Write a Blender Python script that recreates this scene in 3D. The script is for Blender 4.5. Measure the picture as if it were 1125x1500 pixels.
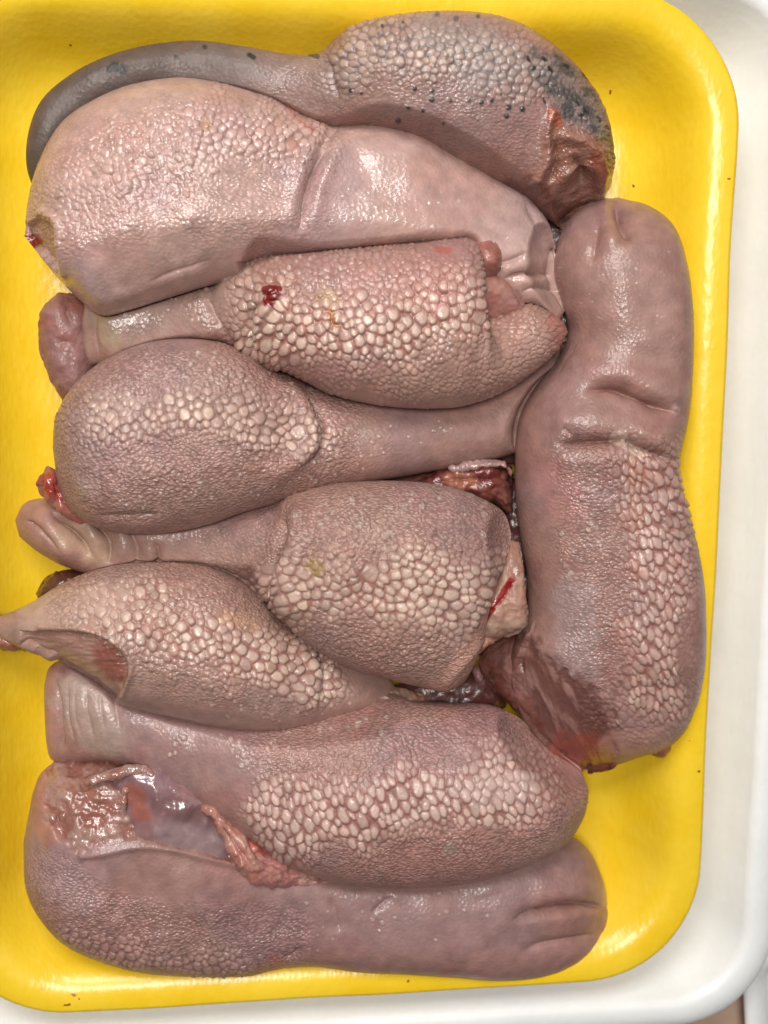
import bpy, math, random, time
import numpy as np
from mathutils import Vector, Matrix
T0 = time.time()
random.seed(7); rng = np.random.default_rng(11)
scene = bpy.context.scene
COL = scene.collection
for o in list(bpy.data.objects): bpy.data.objects.remove(o)

# ------------------------------------------------------------------ camera
MM = 0.001
PXW, PXH = 1125.0, 1500.0
F = 1770.0                                   # focal length in picture units
DIST = 0.354                                 # metres to the pile
ZREF = 0.026
fwd = Vector((0.118, -0.160, -1.0)).normalized()
camp = Vector((0, 0, ZREF)) - fwd * DIST
right = Vector((1, 0, 0)); right = (right - fwd * right.dot(fwd)).normalized()
up = right.cross(fwd).normalized()
cam = bpy.data.objects.new('camera', bpy.data.cameras.new('camera')); COL.objects.link(cam)
m = Matrix((right, up, -fwd)).transposed().to_4x4(); m.translation = camp
cam.matrix_world = m
cam.data.sensor_fit = 'VERTICAL'; cam.data.sensor_height = 36; cam.data.lens = 36 * F / PXH
cam.data.clip_start = 0.01; cam.data.clip_end = 20
scene.camera = cam
cam.data.dof.use_dof = True; cam.data.dof.focus_distance = DIST-0.012; cam.data.dof.aperture_fstop = 11.0
CP = np.array(camp); CR = np.array(right); CU = np.array(up); CF = np.array(fwd)
def unproj(px, py, z):
    """picture coordinates + world height (m) -> world point"""
    px = np.asarray(px, float); py = np.asarray(py, float); z = np.asarray(z, float)
    d = ((px - PXW/2)/F)[..., None]*CR - ((py - PXH/2)/F)[..., None]*CU + CF
    t = (z - CP[2])/d[..., 2]
    return CP + d*t[..., None]
def proj(P):
    q = P - CP; w = q @ CF
    return PXW/2 + F*(q @ CR)/w, PXH/2 - F*(q @ CU)/w

# ------------------------------------------------------------------ light
world = bpy.data.worlds.new('World'); scene.world = world; world.use_nodes = True
bg = world.node_tree.nodes['Background']
bg.inputs['Color'].default_value = (0.95, 0.97, 1.0, 1); bg.inputs['Strength'].default_value = 0.04
def area(name, loc, target, size, power, col, sy=None):
    l = bpy.data.lights.new(name, 'AREA'); l.energy = power; l.color = col
    l.shape = 'RECTANGLE'; l.size = size; l.size_y = sy or size
    o = bpy.data.objects.new(name, l); COL.objects.link(o); o.location = loc
    o.rotation_euler = (Vector(target) - Vector(loc)).to_track_quat('-Z', 'Y').to_euler()
area('ceiling_lamp', (-0.15, 0.20, 0.95), (0, 0, 0), 0.26, 6.6, (1.0, 0.96, 0.91), 0.20)
area('soft_light', (-0.22, 0.62, 0.72), (0, 0, 0), 0.44, 7.0, (1.0, 0.97, 0.94), 0.34)  # broad soft area lamp from the upper left
area('fill_light', (0.60, 0.10, 0.80), (0, 0, 0), 0.60, 1.0, (0.94, 0.97, 1.0), 0.6)  # weak fill lamp added from the right
scene.view_settings.view_transform = 'Standard'; scene.view_settings.look = 'None'
scene.view_settings.exposure = -0.14; scene.view_settings.gamma = 1.0
scene.render.engine = 'CYCLES'
scene.cycles.max_bounces = 6

# ------------------------------------------------------------------ small maths
def sstep(a, b, x):
    t = np.clip((x - a)/(b - a), 0, 1); return t*t*(3 - 2*t)
_LAT = rng.random((256, 256))
def vnoise(x, y, s, off=0):
    x = x/s + 17.3*off + 500; y = y/s + 9.1*off + 500
    xi = np.floor(x).astype(int); yi = np.floor(y).astype(int)
    fx = x - xi; fy = y - yi; fx = fx*fx*(3-2*fx); fy = fy*fy*(3-2*fy)
    a = _LAT[xi % 256, yi % 256]; b = _LAT[(xi+1) % 256, yi % 256]
    c = _LAT[xi % 256, (yi+1) % 256]; d = _LAT[(xi+1) % 256, (yi+1) % 256]
    return (a*(1-fx)+b*fx)*(1-fy) + (c*(1-fx)+d*fx)*fy
def fbm(x, y, s, off=0, n=3):
    r = 0; a = 0.5; t = 0
    for i in range(n):
        r = r + a*vnoise(x, y, s/2**i, off+i*3); t += a; a *= 0.5
    return r/t
def pdist(x, y, pts):
    """distance to a polyline and parameter 0..1 along it"""
    pts = [tuple(p) for p in pts]
    if len(pts) == 1:
        return np.hypot(x-pts[0][0], y-pts[0][1]), np.full(x.shape, .5)
    best = np.full(x.shape, 1e9); par = np.zeros(x.shape); n = len(pts)-1
    for i in range(n):
        ax, ay = pts[i]; bx, by = pts[i+1]; dx, dy = bx-ax, by-ay
        t = np.clip(((x-ax)*dx+(y-ay)*dy)/(dx*dx+dy*dy+1e-9), 0, 1)
        d = np.hypot(x-ax-t*dx, y-ay-t*dy); k = d < best
        best = np.where(k, d, best); par = np.where(k, (i+t)/n, par)
    return best, par
def smooth_pts(pts, n=6):
    P = np.array(pts, float)
    if len(P) < 3: return P
    Q = np.vstack([2*P[0]-P[1], P, 2*P[-1]-P[-2]]); out = []
    for i in range(1, len(Q)-2):
        for k in range(n):
            t = k/n
            out.append(0.5*((2*Q[i])+(-Q[i-1]+Q[i+1])*t+(2*Q[i-1]-5*Q[i]+4*Q[i+1]-Q[i+2])*t*t+(-Q[i-1]+3*Q[i]-3*Q[i+1]+Q[i+2])*t**3))
    out.append(P[-1]); return np.array(out)

# ------------------------------------------------------------------ naming
def tag(o, label=None, cat=None, group=None, kind=None):
    for k, v in (('label', label), ('category', cat), ('group', group), ('kind', kind)):
        if v: o[k] = v
    return o
def empty(name, loc, label, cat, group=None):
    o = bpy.data.objects.new(name, None); COL.objects.link(o); o.location = loc
    o.empty_display_size = 0.01
    return tag(o, label, cat, group)
def mesh_obj(name, V, Fc, mat, parent=None, col=None, wet=None, grain=None):
    me = bpy.data.meshes.new(name)
    V = np.asarray(V, np.float32); Fc = np.asarray(Fc, np.int32)
    me.vertices.add(len(V)); me.vertices.foreach_set('co', V.ravel())
    me.loops.add(Fc.size); me.loops.foreach_set('vertex_index', Fc.ravel())
    me.polygons.add(len(Fc)); me.polygons.foreach_set('loop_start', np.arange(0, Fc.size, Fc.shape[1], dtype=np.int32))
    me.update(calc_edges=True)
    me.shade_smooth()
    if col is not None:
        a = me.color_attributes.new('tissue', 'FLOAT_COLOR', 'POINT')
        c = np.ones((len(V), 4), np.float32); c[:, :3] = col
        if wet is not None: c[:, 3] = wet
        a.data.foreach_set('color', c.ravel())
        if grain is not None:
            g_ = me.attributes.new('grain', 'FLOAT', 'POINT'); g_.data.foreach_set('value', np.asarray(grain, np.float32).ravel())
    me.materials.append(mat)
    o = bpy.data.objects.new(name, me); COL.objects.link(o)
    if parent:
        o.parent = parent; o.matrix_parent_inverse = Matrix.Translation(-parent.location)
    return o

# ------------------------------------------------------------------ materials
class NT:
    def __init__(s, name):
        s.m = bpy.data.materials.new(name); s.m.use_nodes = True; s.t = s.m.node_tree
        s.b = s.t.nodes['Principled BSDF']
    def n(s, kind, **kw):
        nd = s.t.nodes.new(kind)
        for k, v in kw.items():
            if k.startswith('i_'): nd.inputs[k[2:].replace('_', ' ')].default_value = v
            else: setattr(nd, k, v)
        return nd
    def l(s, a, b): s.t.links.new(a, b)
def math_node(q, op, a, b=None, c=None):
    nd = q.n('ShaderNodeMath', operation=op)
    for i, v in enumerate((a, b, c)):
        if v is None: continue
        if hasattr(v, 'type'): q.l(v, nd.inputs[i])
        else: nd.inputs[i].default_value = v
    return nd.outputs[0]
def flesh(name, rough=(0.27, 0.48), coat=0.85, grain=900, bump=0.00012, sss=0.12):
    q = NT(name); b = q.b
    at = q.n('ShaderNodeAttribute', attribute_name='tissue')
    tc = q.n('ShaderNodeTexCoord')
    nz = q.n('ShaderNodeTexNoise', i_Scale=260.0, i_Detail=5.0); q.l(tc.outputs['Object'], nz.inputs['Vector'])
    mr = q.n('ShaderNodeMapRange', i_From_Min=0.3, i_From_Max=0.7, i_To_Min=0.86, i_To_Max=1.13); q.l(nz.outputs['Fac'], mr.inputs['Value'])
    mx = q.n('ShaderNodeVectorMath', operation='SCALE'); q.l(at.outputs['Color'], mx.inputs[0]); q.l(mr.outputs[0], mx.inputs['Scale'])
    q.l(mx.outputs[0], b.inputs['Base Color'])
    n2 = q.n('ShaderNodeTexNoise', i_Scale=90.0, i_Detail=3.0); q.l(tc.outputs['Object'], n2.inputs['Vector'])
    mr2 = q.n('ShaderNodeMapRange', i_From_Min=0.35, i_From_Max=0.65, i_To_Min=rough[0], i_To_Max=rough[1]); q.l(n2.outputs['Fac'], mr2.inputs['Value'])
    w = math_node(q, 'MULTIPLY_ADD', at.outputs['Alpha'], -0.22, 0.22)
    r = math_node(q, 'ADD', mr2.outputs[0], w); q.l(r, b.inputs['Roughness'])
    cw = math_node(q, 'MULTIPLY', at.outputs['Alpha'], coat); q.l(cw, b.inputs['Coat Weight'])
    b.inputs['Coat Roughness'].default_value = 0.16
    vo = q.n('ShaderNodeTexVoronoi', i_Scale=float(grain)); q.l(tc.outputs['Object'], vo.inputs['Vector'])
    ga = q.n('ShaderNodeAttribute', attribute_name='grain')
    wn = q.n('ShaderNodeTexNoise', i_Scale=110.0, i_Detail=2.0); q.l(tc.outputs['Object'], wn.inputs['Vector'])
    wv = q.n('ShaderNodeVectorMath', operation='MULTIPLY_ADD'); q.l(wn.outputs['Color'], wv.inputs[0]); wv.inputs[1].default_value = (.004, .004, .004); q.l(tc.outputs['Object'], wv.inputs[2])
    ms = q.n('ShaderNodeMapping'); ms.inputs['Scale'].default_value = (0.72, 1.15, 1.0); q.l(wv.outputs[0], ms.inputs['Vector'])
    vg = q.n('ShaderNodeTexVoronoi', i_Scale=1180.0); q.l(ms.outputs[0], vg.inputs['Vector'])
    gs = q.n('ShaderNodeMapRange', i_From_Min=0.15, i_From_Max=0.75, i_To_Min=1.0, i_To_Max=0.0); q.l(vg.outputs['Distance'], gs.inputs['Value'])
    gg = math_node(q, 'MULTIPLY', gs.outputs[0], ga.outputs['Fac'])
    gcol = math_node(q, 'MULTIPLY_ADD', gg, 0.50, 1.0); gc2 = math_node(q, 'MULTIPLY_ADD', ga.outputs['Fac'], -0.22, gcol)
    mx2 = q.n('ShaderNodeVectorMath', operation='SCALE'); q.l(mx.outputs[0], mx2.inputs[0]); q.l(gc2, mx2.inputs['Scale']); q.l(mx2.outputs[0], b.inputs['Base Color'])
    n3 = q.n('ShaderNodeTexNoise', i_Scale=1600.0, i_Detail=2.0); q.l(tc.outputs['Object'], n3.inputs['Vector'])
    h = math_node(q, 'MULTIPLY_ADD', n3.outputs['Fac'], 0.6, vo.outputs['Distance'])
    bp = q.n('ShaderNodeBump', i_Strength=0.8, i_Distance=bump); q.l(h, bp.inputs['Height'])
    bg_ = q.n('ShaderNodeBump', i_Strength=1.0, i_Distance=0.00021); q.l(gg, bg_.inputs['Height']); q.l(bp.outputs[0], bg_.inputs['Normal'])
    q.l(bg_.outputs[0], b.inputs['Normal']); q.l(bg_.outputs[0], b.inputs['Coat Normal'])
    b.inputs['Subsurface Weight'].default_value = sss
    b.inputs['Subsurface Radius'].default_value = (1.0, 0.4, 0.25)
    b.inputs['Subsurface Scale'].default_value = 0.0022
    b.inputs['Specular IOR Level'].default_value = 0.5
    return q.m
M_SKIN = flesh('tongue_skin', sss=0.2)
M_RAW = flesh('raw_muscle', rough=(0.22, 0.42), coat=0.7, grain=500, bump=0.00018, sss=0.15)
M_GLOSS = flesh('wet_membrane', rough=(0.12, 0.25), coat=1.0, grain=260, bump=0.00010, sss=0.2)

def foam(name, c1, c2, stain=True, rough=0.29, sss=0.0, bmp=0.00021):
    q = NT(name); b = q.b; tc = q.n('ShaderNodeTexCoord')
    vo = q.n('ShaderNodeTexVoronoi', i_Scale=700.0); q.l(tc.outputs['Object'], vo.inputs['Vector'])
    nz = q.n('ShaderNodeTexNoise', i_Scale=55.0, i_Detail=4.0); q.l(tc.outputs['Object'], nz.inputs['Vector'])
    n4 = q.n('ShaderNodeTexNoise', i_Scale=420.0, i_Detail=3.0); q.l(tc.outputs['Object'], n4.inputs['Vector'])
    mx = q.n('ShaderNodeMix', data_type='RGBA'); mx.inputs[6].default_value = (*c1, 1); mx.inputs[7].default_value = (*c2, 1)
    f = math_node(q, 'MULTIPLY_ADD', n4.outputs['Fac'], 0.35, nz.outputs['Fac'])
    fm = q.n('ShaderNodeMapRange', i_From_Min=0.5, i_From_Max=0.85); q.l(f, fm.inputs['Value'])
    q.l(fm.outputs[0], mx.inputs[0]); out = mx.outputs[2]
    if stain:
        n5 = q.n('ShaderNodeTexNoise', i_Scale=75.0, i_Detail=6.0, i_Roughness=0.62); q.l(tc.outputs['Object'], n5.inputs['Vector'])
        sm = q.n('ShaderNodeMapRange', i_From_Min=0.70, i_From_Max=0.80, i_To_Max=0.75); q.l(n5.outputs['Fac'], sm.inputs['Value'])
        m2 = q.n('ShaderNodeMix', data_type='RGBA'); q.l(sm.outputs[0], m2.inputs[0]); q.l(out, m2.inputs[6]); m2.inputs[7].default_value = (0.42, 0.13, 0.02, 1)
        out = m2.outputs[2]
    q.l(out, b.inputs['Base Color'])
    b.inputs['Roughness'].default_value = rough
    mp = q.n('ShaderNodeMapping'); mp.inputs['Scale'].default_value = (1, 0.42, 1); mp.inputs['Rotation'].default_value = (0, 0, 0.5)
    q.l(tc.outputs['Object'], mp.inputs['Vector'])
    v2 = q.n('ShaderNodeTexVoronoi', i_Scale=620.0); q.l(mp.outputs[0], v2.inputs['Vector'])
    n6 = q.n('ShaderNodeTexNoise', i_Scale=180.0, i_Detail=4.0); q.l(tc.outputs['Object'], n6.inputs['Vector'])
    h = math_node(q, 'MULTIPLY_ADD', v2.outputs['Distance'], 0.45, n6.outputs['Fac'])
    bp = q.n('ShaderNodeBump', i_Strength=0.7, i_Distance=bmp); q.l(h, bp.inputs['Height'])
    q.l(bp.outputs[0], b.inputs['Normal'])
    b.inputs['Subsurface Weight'].default_value = sss
    b.inputs['Subsurface Scale'].default_value = 0.003
    return q.m
M_YEL = foam('yellow_foam', (0.85, 0.55, 0.016), (0.89, 0.61, 0.035))
M_WHITE = foam('white_foam', (0.84, 0.85, 0.84), (0.89, 0.90, 0.90), stain=False, rough=0.34, bmp=0.00013)

# ------------------------------------------------------------------ table
def table_mat():
    q = NT('beige_table'); b = q.b; tc = q.n('ShaderNodeTexCoord')
    n = q.n('ShaderNodeTexNoise', i_Scale=30.0, i_Detail=6.0); q.l(tc.outputs['Object'], n.inputs['Vector'])
    r = q.n('ShaderNodeValToRGB'); r.color_ramp.elements[0].color = (0.50, 0.33, 0.24, 1); r.color_ramp.elements[1].color = (0.66, 0.50, 0.40, 1)
    r.color_ramp.elements[0].position = .35; r.color_ramp.elements[1].position = .65
    q.l(n.outputs['Fac'], r.inputs['Fac']); q.l(r.outputs[0], b.inputs['Base Color']); b.inputs['Roughness'].default_value = 0.45
    return q.m
tb = mesh_obj('table_top', [(-.5, -.5, -.010), (.5, -.5, -.010), (.5, .5, -.010), (-.5, .5, -.010)], [(0, 1, 2, 3)], table_mat())
tag(tb, 'beige table surface glimpsed past the lower right tray corner', None, None, 'structure')

# ------------------------------------------------------------------ trays
def rrect(cx, cy, hx, hy, r, nseg=20, nside=24, skew=0):
    pts = []
    for (sx, sy, a0) in ((1, 1, 0), (-1, 1, 90), (-1, -1, 180), (1, -1, 270)):
        for k in range(nseg+1):
            a = math.radians(a0 + 90*k/nseg)
            pts.append((cx+sx*(hx-r)+r*math.cos(a), cy+sy*(hy-r)+r*math.sin(a)))
    # subdivide straight sides
    out = []
    for i, p in enumerate(pts):
        out.append(p); q = pts[(i+1) % len(pts)]
        d = math.hypot(q[0]-p[0], q[1]-p[1])
        if d > 0.02:
            for k in range(1, nside): out.append((p[0]+(q[0]-p[0])*k/nside, p[1]+(q[1]-p[1])*k/nside))
    return out
def tray(name, cx, cy, hx, hy, r, prof, mat, rot=0, wobble=0.0004, seed=0):
    """prof: list of (inset, z) from outer bottom, over the rim, to the floor"""
    V = []; rows = []
    for (ins, z) in prof:
        loop = rrect(cx, cy, hx-ins, hy-ins, max(r-ins*0.75, 0.004))
        rows.append(len(V))
        for (x, y) in loop:
            w = wobble*(vnoise(np.array(x*1000), np.array(y*1000), 23., seed)-0.5)*2
            w2 = wobble*(vnoise(np.array(x*1000), np.array(y*1000), 31., seed+5)-0.5)*2
            V.append((x+float(w2), y+float(w2)*.6, z+float(w)))
    n = (len(V))//len(prof); Fc = []
    for j in range(len(prof)-1):
        for i in range(n):
            a = j*n+i; b = j*n+(i+1) % n
            Fc.append((a, b, b+n, a+n))
    for base, z, flip in ((0, prof[0][1], True), ((len(prof)-1)*n, prof[-1][1], False)):
        c = len(V); V.append((cx, cy, z))
        for i in range(n):
            a = base+i; b = base+(i+1) % n
            Fc.append((b, a, c, c) if flip else (a, b, c, c))
    V = np.array(V); ca, sa = math.cos(rot), math.sin(rot)
    X = cx+(V[:, 0]-cx)*ca-(V[:, 1]-cy)*sa; Y = cy+(V[:, 0]-cx)*sa+(V[:, 1]-cy)*ca
    V[:, 0] = X; V[:, 1] = Y
    me = bpy.data.meshes.new(name)
    me.from_pydata([tuple(v) for v in V], [], [f if f[2] != f[3] else f[:3] for f in Fc]); me.update(); me.shade_smooth()
    me.materials.append(mat); o = bpy.data.objects.new(name, me); COL.objects.link(o); return o
def arc(i0, z0, r, a0, a1, n=7):
    return [(i0 + r*math.cos(math.radians(a0+(a1-a0)*k/n)), z0 + r*math.sin(math.radians(a0+(a1-a0)*k/n))) for k in range(n+1)]
RZ = 0.025
c_tr = unproj(1074, 300, RZ); c_br = unproj(1035, 1200, RZ); c_b = unproj(700, 1457, RZ); c_bl = unproj(50, 1481, RZ)
print('tray fit', c_tr, c_br, c_b, c_bl)
XR = (c_tr[0]+c_br[0])/2; YB = (c_b[1]+c_bl[1])/2; YT = unproj(800, -20, RZ)[1]; XL = unproj(-120, 750, RZ)[0]
T = 0.0028
yprof = [(0.0185, -0.0026), (0.0150, -0.0020), (0.004, RZ-0.008), (0.0010, RZ-0.0035)] + \
        arc(0.0016, RZ-0.0016, 0.0016, 180, 90, 5) + [(0.0036, RZ-0.0001), (0.0060, RZ-0.0005), (0.0080, RZ-0.0012), (0.0098, RZ-0.0024), (0.0115, RZ-0.0042), (0.0135, RZ-0.0070),
        (0.0160, 0.0140), (0.0188, 0.0098), (0.0220, 0.0062), (0.0258, 0.0034), (0.0305, 0.0015), (0.037, 0.0004), (0.045, 0.0)]
yt = tray('foam_tray', (XR+XL)/2, (YT+YB)/2, (XR-XL)/2, (YT-YB)/2, 0.037, yprof, M_YEL, rot=0.012)
tag(yt, 'bright yellow foam tray with rounded corners holding all the tongues', 'tray')
from mathutils.bvhtree import BVHTree
_dg = BVHTree.FromPolygons([yt.matrix_world @ v.co for v in yt.data.vertices], [tuple(p.vertices) for p in yt.data.polygons])
def speck_mat():
    q = NT('dried_blood'); q.b.inputs['Base Color'].default_value = (0.33, 0.10, 0.012, 1); q.b.inputs['Roughness'].default_value = 0.3
    return q.m
M_SPECK = speck_mat()
for (x, y, r_, e_) in ((108,1457,3,1.7),(98,1472,2.2,3.0),(116,1463,1.6,1.2),(598,1437,2.5,1),(712,1432,2.5,1),(884,1450,3,1),(1024,1130,2.5,1),(894,134,2.4,1.6),(928,272,2.5,1),
                       (1068,262,2,1.4),(103,66,2,1),(1010,1085,1.6,1)):
    d = (unproj(x, y, 0.0)-CP); hit = _dg.ray_cast(Vector(CP), Vector(d).normalized())
    if hit[0] is None: continue
    n_ = hit[1]; n_ = n_ if n_.dot(Vector(d)) < 0 else -n_
    t1 = n_.orthogonal().normalized(); t2 = n_.cross(t1); rr = r_*0.0002; a0 = random.random()*6
    V_ = [hit[0]+n_*0.00018]; N_ = 11
    for i in range(N_):
        a = 2*math.pi*i/N_; f = random.uniform(.55, 1.25)*rr
        u, w = math.cos(a)*f*e_, math.sin(a)*f
        V_.append(hit[0]+n_*0.00003+t1*(u*math.cos(a0)-w*math.sin(a0))+t2*(u*math.sin(a0)+w*math.cos(a0)))
    mesh_obj('blood_speck', [tuple(v) for v in V_], [(0, i+1, (i+1) % N_+1) for i in range(N_)], M_SPECK, yt)
WZ = 0.019
wx = unproj(1168, 900, WZ)[0]; wyb = unproj(600, 1538, WZ)[1]; wyt = YT+0.012; wxl = XL-0.015
wprof = [(0.022, -0.0096), (0.019, -0.0090), (0.005, WZ-0.010), (0.0008, WZ-0.0055), (0.0002, WZ-0.0040), (0.0008, WZ-0.0026), (0.0025, WZ-0.0012), (0.0048, WZ-0.0003), (0.0070, WZ)] + \
        arc(0.0078, WZ-0.0045, 0.0045, 80, 30, 6) + [(0.0145, 0.0115), (0.018, 0.0065), (0.0215, 0.0015), (0.0255, -0.0022), (0.0325, -0.0045)]
wt = tray('foam_tray', (wx+wxl)/2, (wyt+wyb)/2, (wx-wxl)/2, (wyt-wyb)/2, 0.033, wprof, M_WHITE, rot=0.012, seed=3)
tag(wt, 'larger white foam tray underneath the yellow tray', 'tray')
# edge of a further pale tray in the lower right corner
e0 = unproj(1098, 1500, 0.004)
et = tray('foam_tray', e0[0]+0.062, e0[1]-0.0225, 0.060, 0.057, 0.012, [(0.008, -0.0096), (0.002, 0.0)]+arc(0.002, 0.002, 0.002, 180, 90, 4)+[(0.006, 0.004), (0.010, -0.002), (0.014, -0.006)], M_WHITE, rot=0.12, wobble=0.0002, seed=8)
tag(et, 'pale lilac white tray edge poking into the lower right corner', 'tray')

# ------------------------------------------------------------------ tongue bodies
def catmull(st, step, extra=1):
    P = np.array(st, float)
    mid = np.c_[(P[:, 0]+P[:, 2])/2, (P[:, 1]+P[:, 3])/2]
    Q = np.vstack([2*P[0]-P[1], P, 2*P[-1]-P[-2]]); rows = []
    dd = []
    for i in range(1, len(Q)-2):
        seg = max(np.hypot(*(P[i]-P[i-1])[:2]), np.hypot(*(P[i]-P[i-1])[2:4]), np.hypot(*(mid[i]-mid[i-1])))
        n = max(2, int(round(seg/step)))
        t = (np.arange(n)/n)[:, None]
        a, b, c, d = Q[i-1], Q[i], Q[i+1], Q[i+2]
        rows.append(0.5*((2*b)+(-a+c)*t+(2*a-5*b+4*c-d)*t*t+(-a+3*b-3*c+d)*t**3))
    rows.append(P[-1:]); return np.vstack(rows)
class Body:
    def __init__(s, st, step=1.7, p=2.2, q=2.0, apex=0.0, cap=(0.45, 0.45), seed=0, nb=14):
        R = catmull(st, step); s.R = R; s.step = step; s.seed = seed
        mid = np.c_[(R[:, 0]+R[:, 2])/2, (R[:, 1]+R[:, 3])/2]
        ds = np.r_[0, np.cumsum(np.hypot(*np.diff(mid, axis=0).T))]
        W = np.hypot(R[:, 2]-R[:, 0], R[:, 3]-R[:, 1]); wmax = np.percentile(W, 80)
        capf = np.ones(len(R))
        for k, dist in ((0, ds), (1, ds[-1]-ds)):
            c = cap[k]*wmax; u = np.clip(dist/c, 0, 1); capf *= np.sqrt(np.clip(1-(1-u)**2, 0, 1))
        zc = R[:, 4]*MM; h = R[:, 5]*MM*capf
        nt = int((wmax/2 + np.percentile(R[:, 5], 70)*5)*math.pi/2*1.05/step); nt = max(nt, 16)
        th = np.linspace(0, math.pi, nt+1); v = -np.cos(th)
        ap = apex if not callable(apex) else None
        A = np.full(len(R), apex) if ap is not None else apex(np.linspace(0, 1, len(R)))
        A = A[:, None]
        w = np.where(v[None] < A, (v[None]-A)/(1+A), (v[None]-A)/(1-A))
        prof = np.clip(1-np.abs(w)**p, 0, 1)**(1/q)
        L = unproj(R[:, 0], R[:, 1], zc); Rr = unproj(R[:, 2], R[:, 3], zc)
        C = (L+Rr)/2; H = (Rr-L)/2
        top = C[:, None]+H[:, None]*v[None, :, None]; top[..., 2] += h[:, None]*prof
        thb = np.linspace(math.pi, 2*math.pi, nb+1)[1:-1]; vb = -np.cos(thb)
        hb = np.minimum(h*0.9, np.maximum(zc-0.0012, 0.0005))
        bot = C[:, None]+H[:, None]*vb[None, :, None]; bot[..., 2] += hb[:, None]*np.sin(thb)[None]
        s.top = top; s.bot = bot; s.v = v; s.zc = zc; s.nt = nt
        s.out = np.vstack([np.c_[R[:, 0], R[:, 1], zc], np.c_[R[:, 2], R[:, 3], zc][::-1]])
        s.upd()
        s.disp = np.zeros(s.x.shape); s.col = np.zeros(s.x.shape+(3,)); s.wet = np.full(s.x.shape, 0.45); s.gr = np.full(s.x.shape, 0.0); s.zoff = np.zeros(s.x.shape)
    def upd(s): s.x, s.y = proj(s.top)
    def field(s):
        O = s.out[::max(1, int(6/s.step))]; g = 4.0
        x0, y0 = O[:, 0].min()-120, O[:, 1].min()-120; x1, y1 = O[:, 0].max()+120, O[:, 1].max()+120
        X, Y = np.meshgrid(np.arange(x0, x1, g), np.arange(y0, y1, g))
        best = np.full(X.shape, 1e9); ze = np.zeros(X.shape); ins = np.zeros(X.shape, bool); n = len(O)
        for i in range(n):
            a = O[i]; b = O[(i+1) % n]; dx, dy = b[0]-a[0], b[1]-a[1]
            t = np.clip(((X-a[0])*dx+(Y-a[1])*dy)/(dx*dx+dy*dy+1e-9), 0, 1)
            d = np.hypot(X-a[0]-t*dx, Y-a[1]-t*dy); k = d < best
            best = np.where(k, d, best); ze = np.where(k, a[2]+(b[2]-a[2])*t, ze)
            if dy != 0:
                c = ((a[1] > Y) != (b[1] > Y)) & (X < dx*(Y-a[1])/dy+a[0]); ins ^= c
        return (x0, y0, g, np.where(ins, best, -best), ze)
    def pressed_by(s, A, region=None, R=95.0, gap=3.2):
        x0, y0, g, sd, ze = A.F
        u = (s.x-x0)/g; w = (s.y-y0)/g
        ok = (u > 0) & (w > 0) & (u < sd.shape[1]-1.01) & (w < sd.shape[0]-1.01)
        ui = np.clip(u, 0, sd.shape[1]-1.01); wi = np.clip(w, 0, sd.shape[0]-1.01)
        a = ui.astype(int); b = wi.astype(int); fa = ui-a; fb = wi-b
        def smp(G): return (G[b, a]*(1-fa)+G[b, a+1]*fa)*(1-fb)+(G[b+1, a]*(1-fa)+G[b+1, a+1]*fa)*fb
        d = smp(sd); e = smp(ze)
        o = np.clip(-d, 0, None); i = np.clip(d, 0, None)
        lim = e-gap*MM+0.060*(np.clip(o-6, 0, 200)/112)**2+np.sqrt(2*R*o+1e-9)*0.0002*0.62-np.minimum(i*0.0001, 0.010)
        if region is not None: lim = lim+(1-region(s.x, s.y))*0.05
        lim = np.where(ok, lim, 1.0)
        k = 0.002; z = s.top[..., 2]
        hh = np.clip(0.5+0.5*(z-lim)/k, 0, 1)
        nz = z*(1-hh)+lim*hh-k*hh*(1-hh)
        s.top[..., 2] = np.maximum(np.minimum(z, nz), 0.002); s.upd()
    # --- sculpting in picture coordinates, amounts in mm
    def crease(s, pts, w, depth, lip=0.35, taper=True, red=0.0):
        d, t = pdist(s.x, s.y, smooth_pts(pts) if len(pts) > 2 else pts)
        d = np.maximum(d+(fbm(s.x, s.y, 26, s.seed)-.5)*w*0.5, 0)
        k = sstep(0, 1, np.minimum(t, 1-t)*3.2) if taper and len(pts) > 1 else 1
        s.disp += (-0.75*depth*np.exp(-(d/(w*0.42))**1.5)-0.55*depth*np.exp(-(d/(w*1.5))**2)+depth*lip*0.45*np.exp(-((d-3.0*w)/(1.8*w))**2))*k
        if red: s.tint(np.exp(-(d/(w*0.8))**2)*k*red, (0.26, 0.11, 0.09))
    def ridge(s, pts, side, h=1.8, w=16, depth=2.2):
        """a raised head that ends in a step: crease on the line, swelling on the given side"""
        s.bump([(x+side[0]*w, y+side[1]*w) for x, y in pts], w, h); s.crease(pts, 6, depth, lip=0)
    def bump(s, pts, w, hgt):
        d, t = pdist(s.x, s.y, smooth_pts(pts) if len(pts) > 2 else pts)
        s.disp += hgt*np.exp(-(d/w)**2)
    def tint(s, a, c):
        a = np.clip(a, 0, 1)[..., None]; s.col = s.col*(1-a)+np.array(c)*a
    def stain(s, pts, w, c, a=1.0, rag=0.5, soft=0.4, wet=None, ns=14):
        d, t = pdist(s.x, s.y, pts)
        d = d+(fbm(s.x, s.y, ns, s.seed+4)-.5)*2*rag*w
        k = (1-sstep(w*(1-soft), w*(1+soft), d))*a
        s.tint(k, c)
        if wet is not None: s.wet = s.wet*(1-k)+wet*k
        return k
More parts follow.
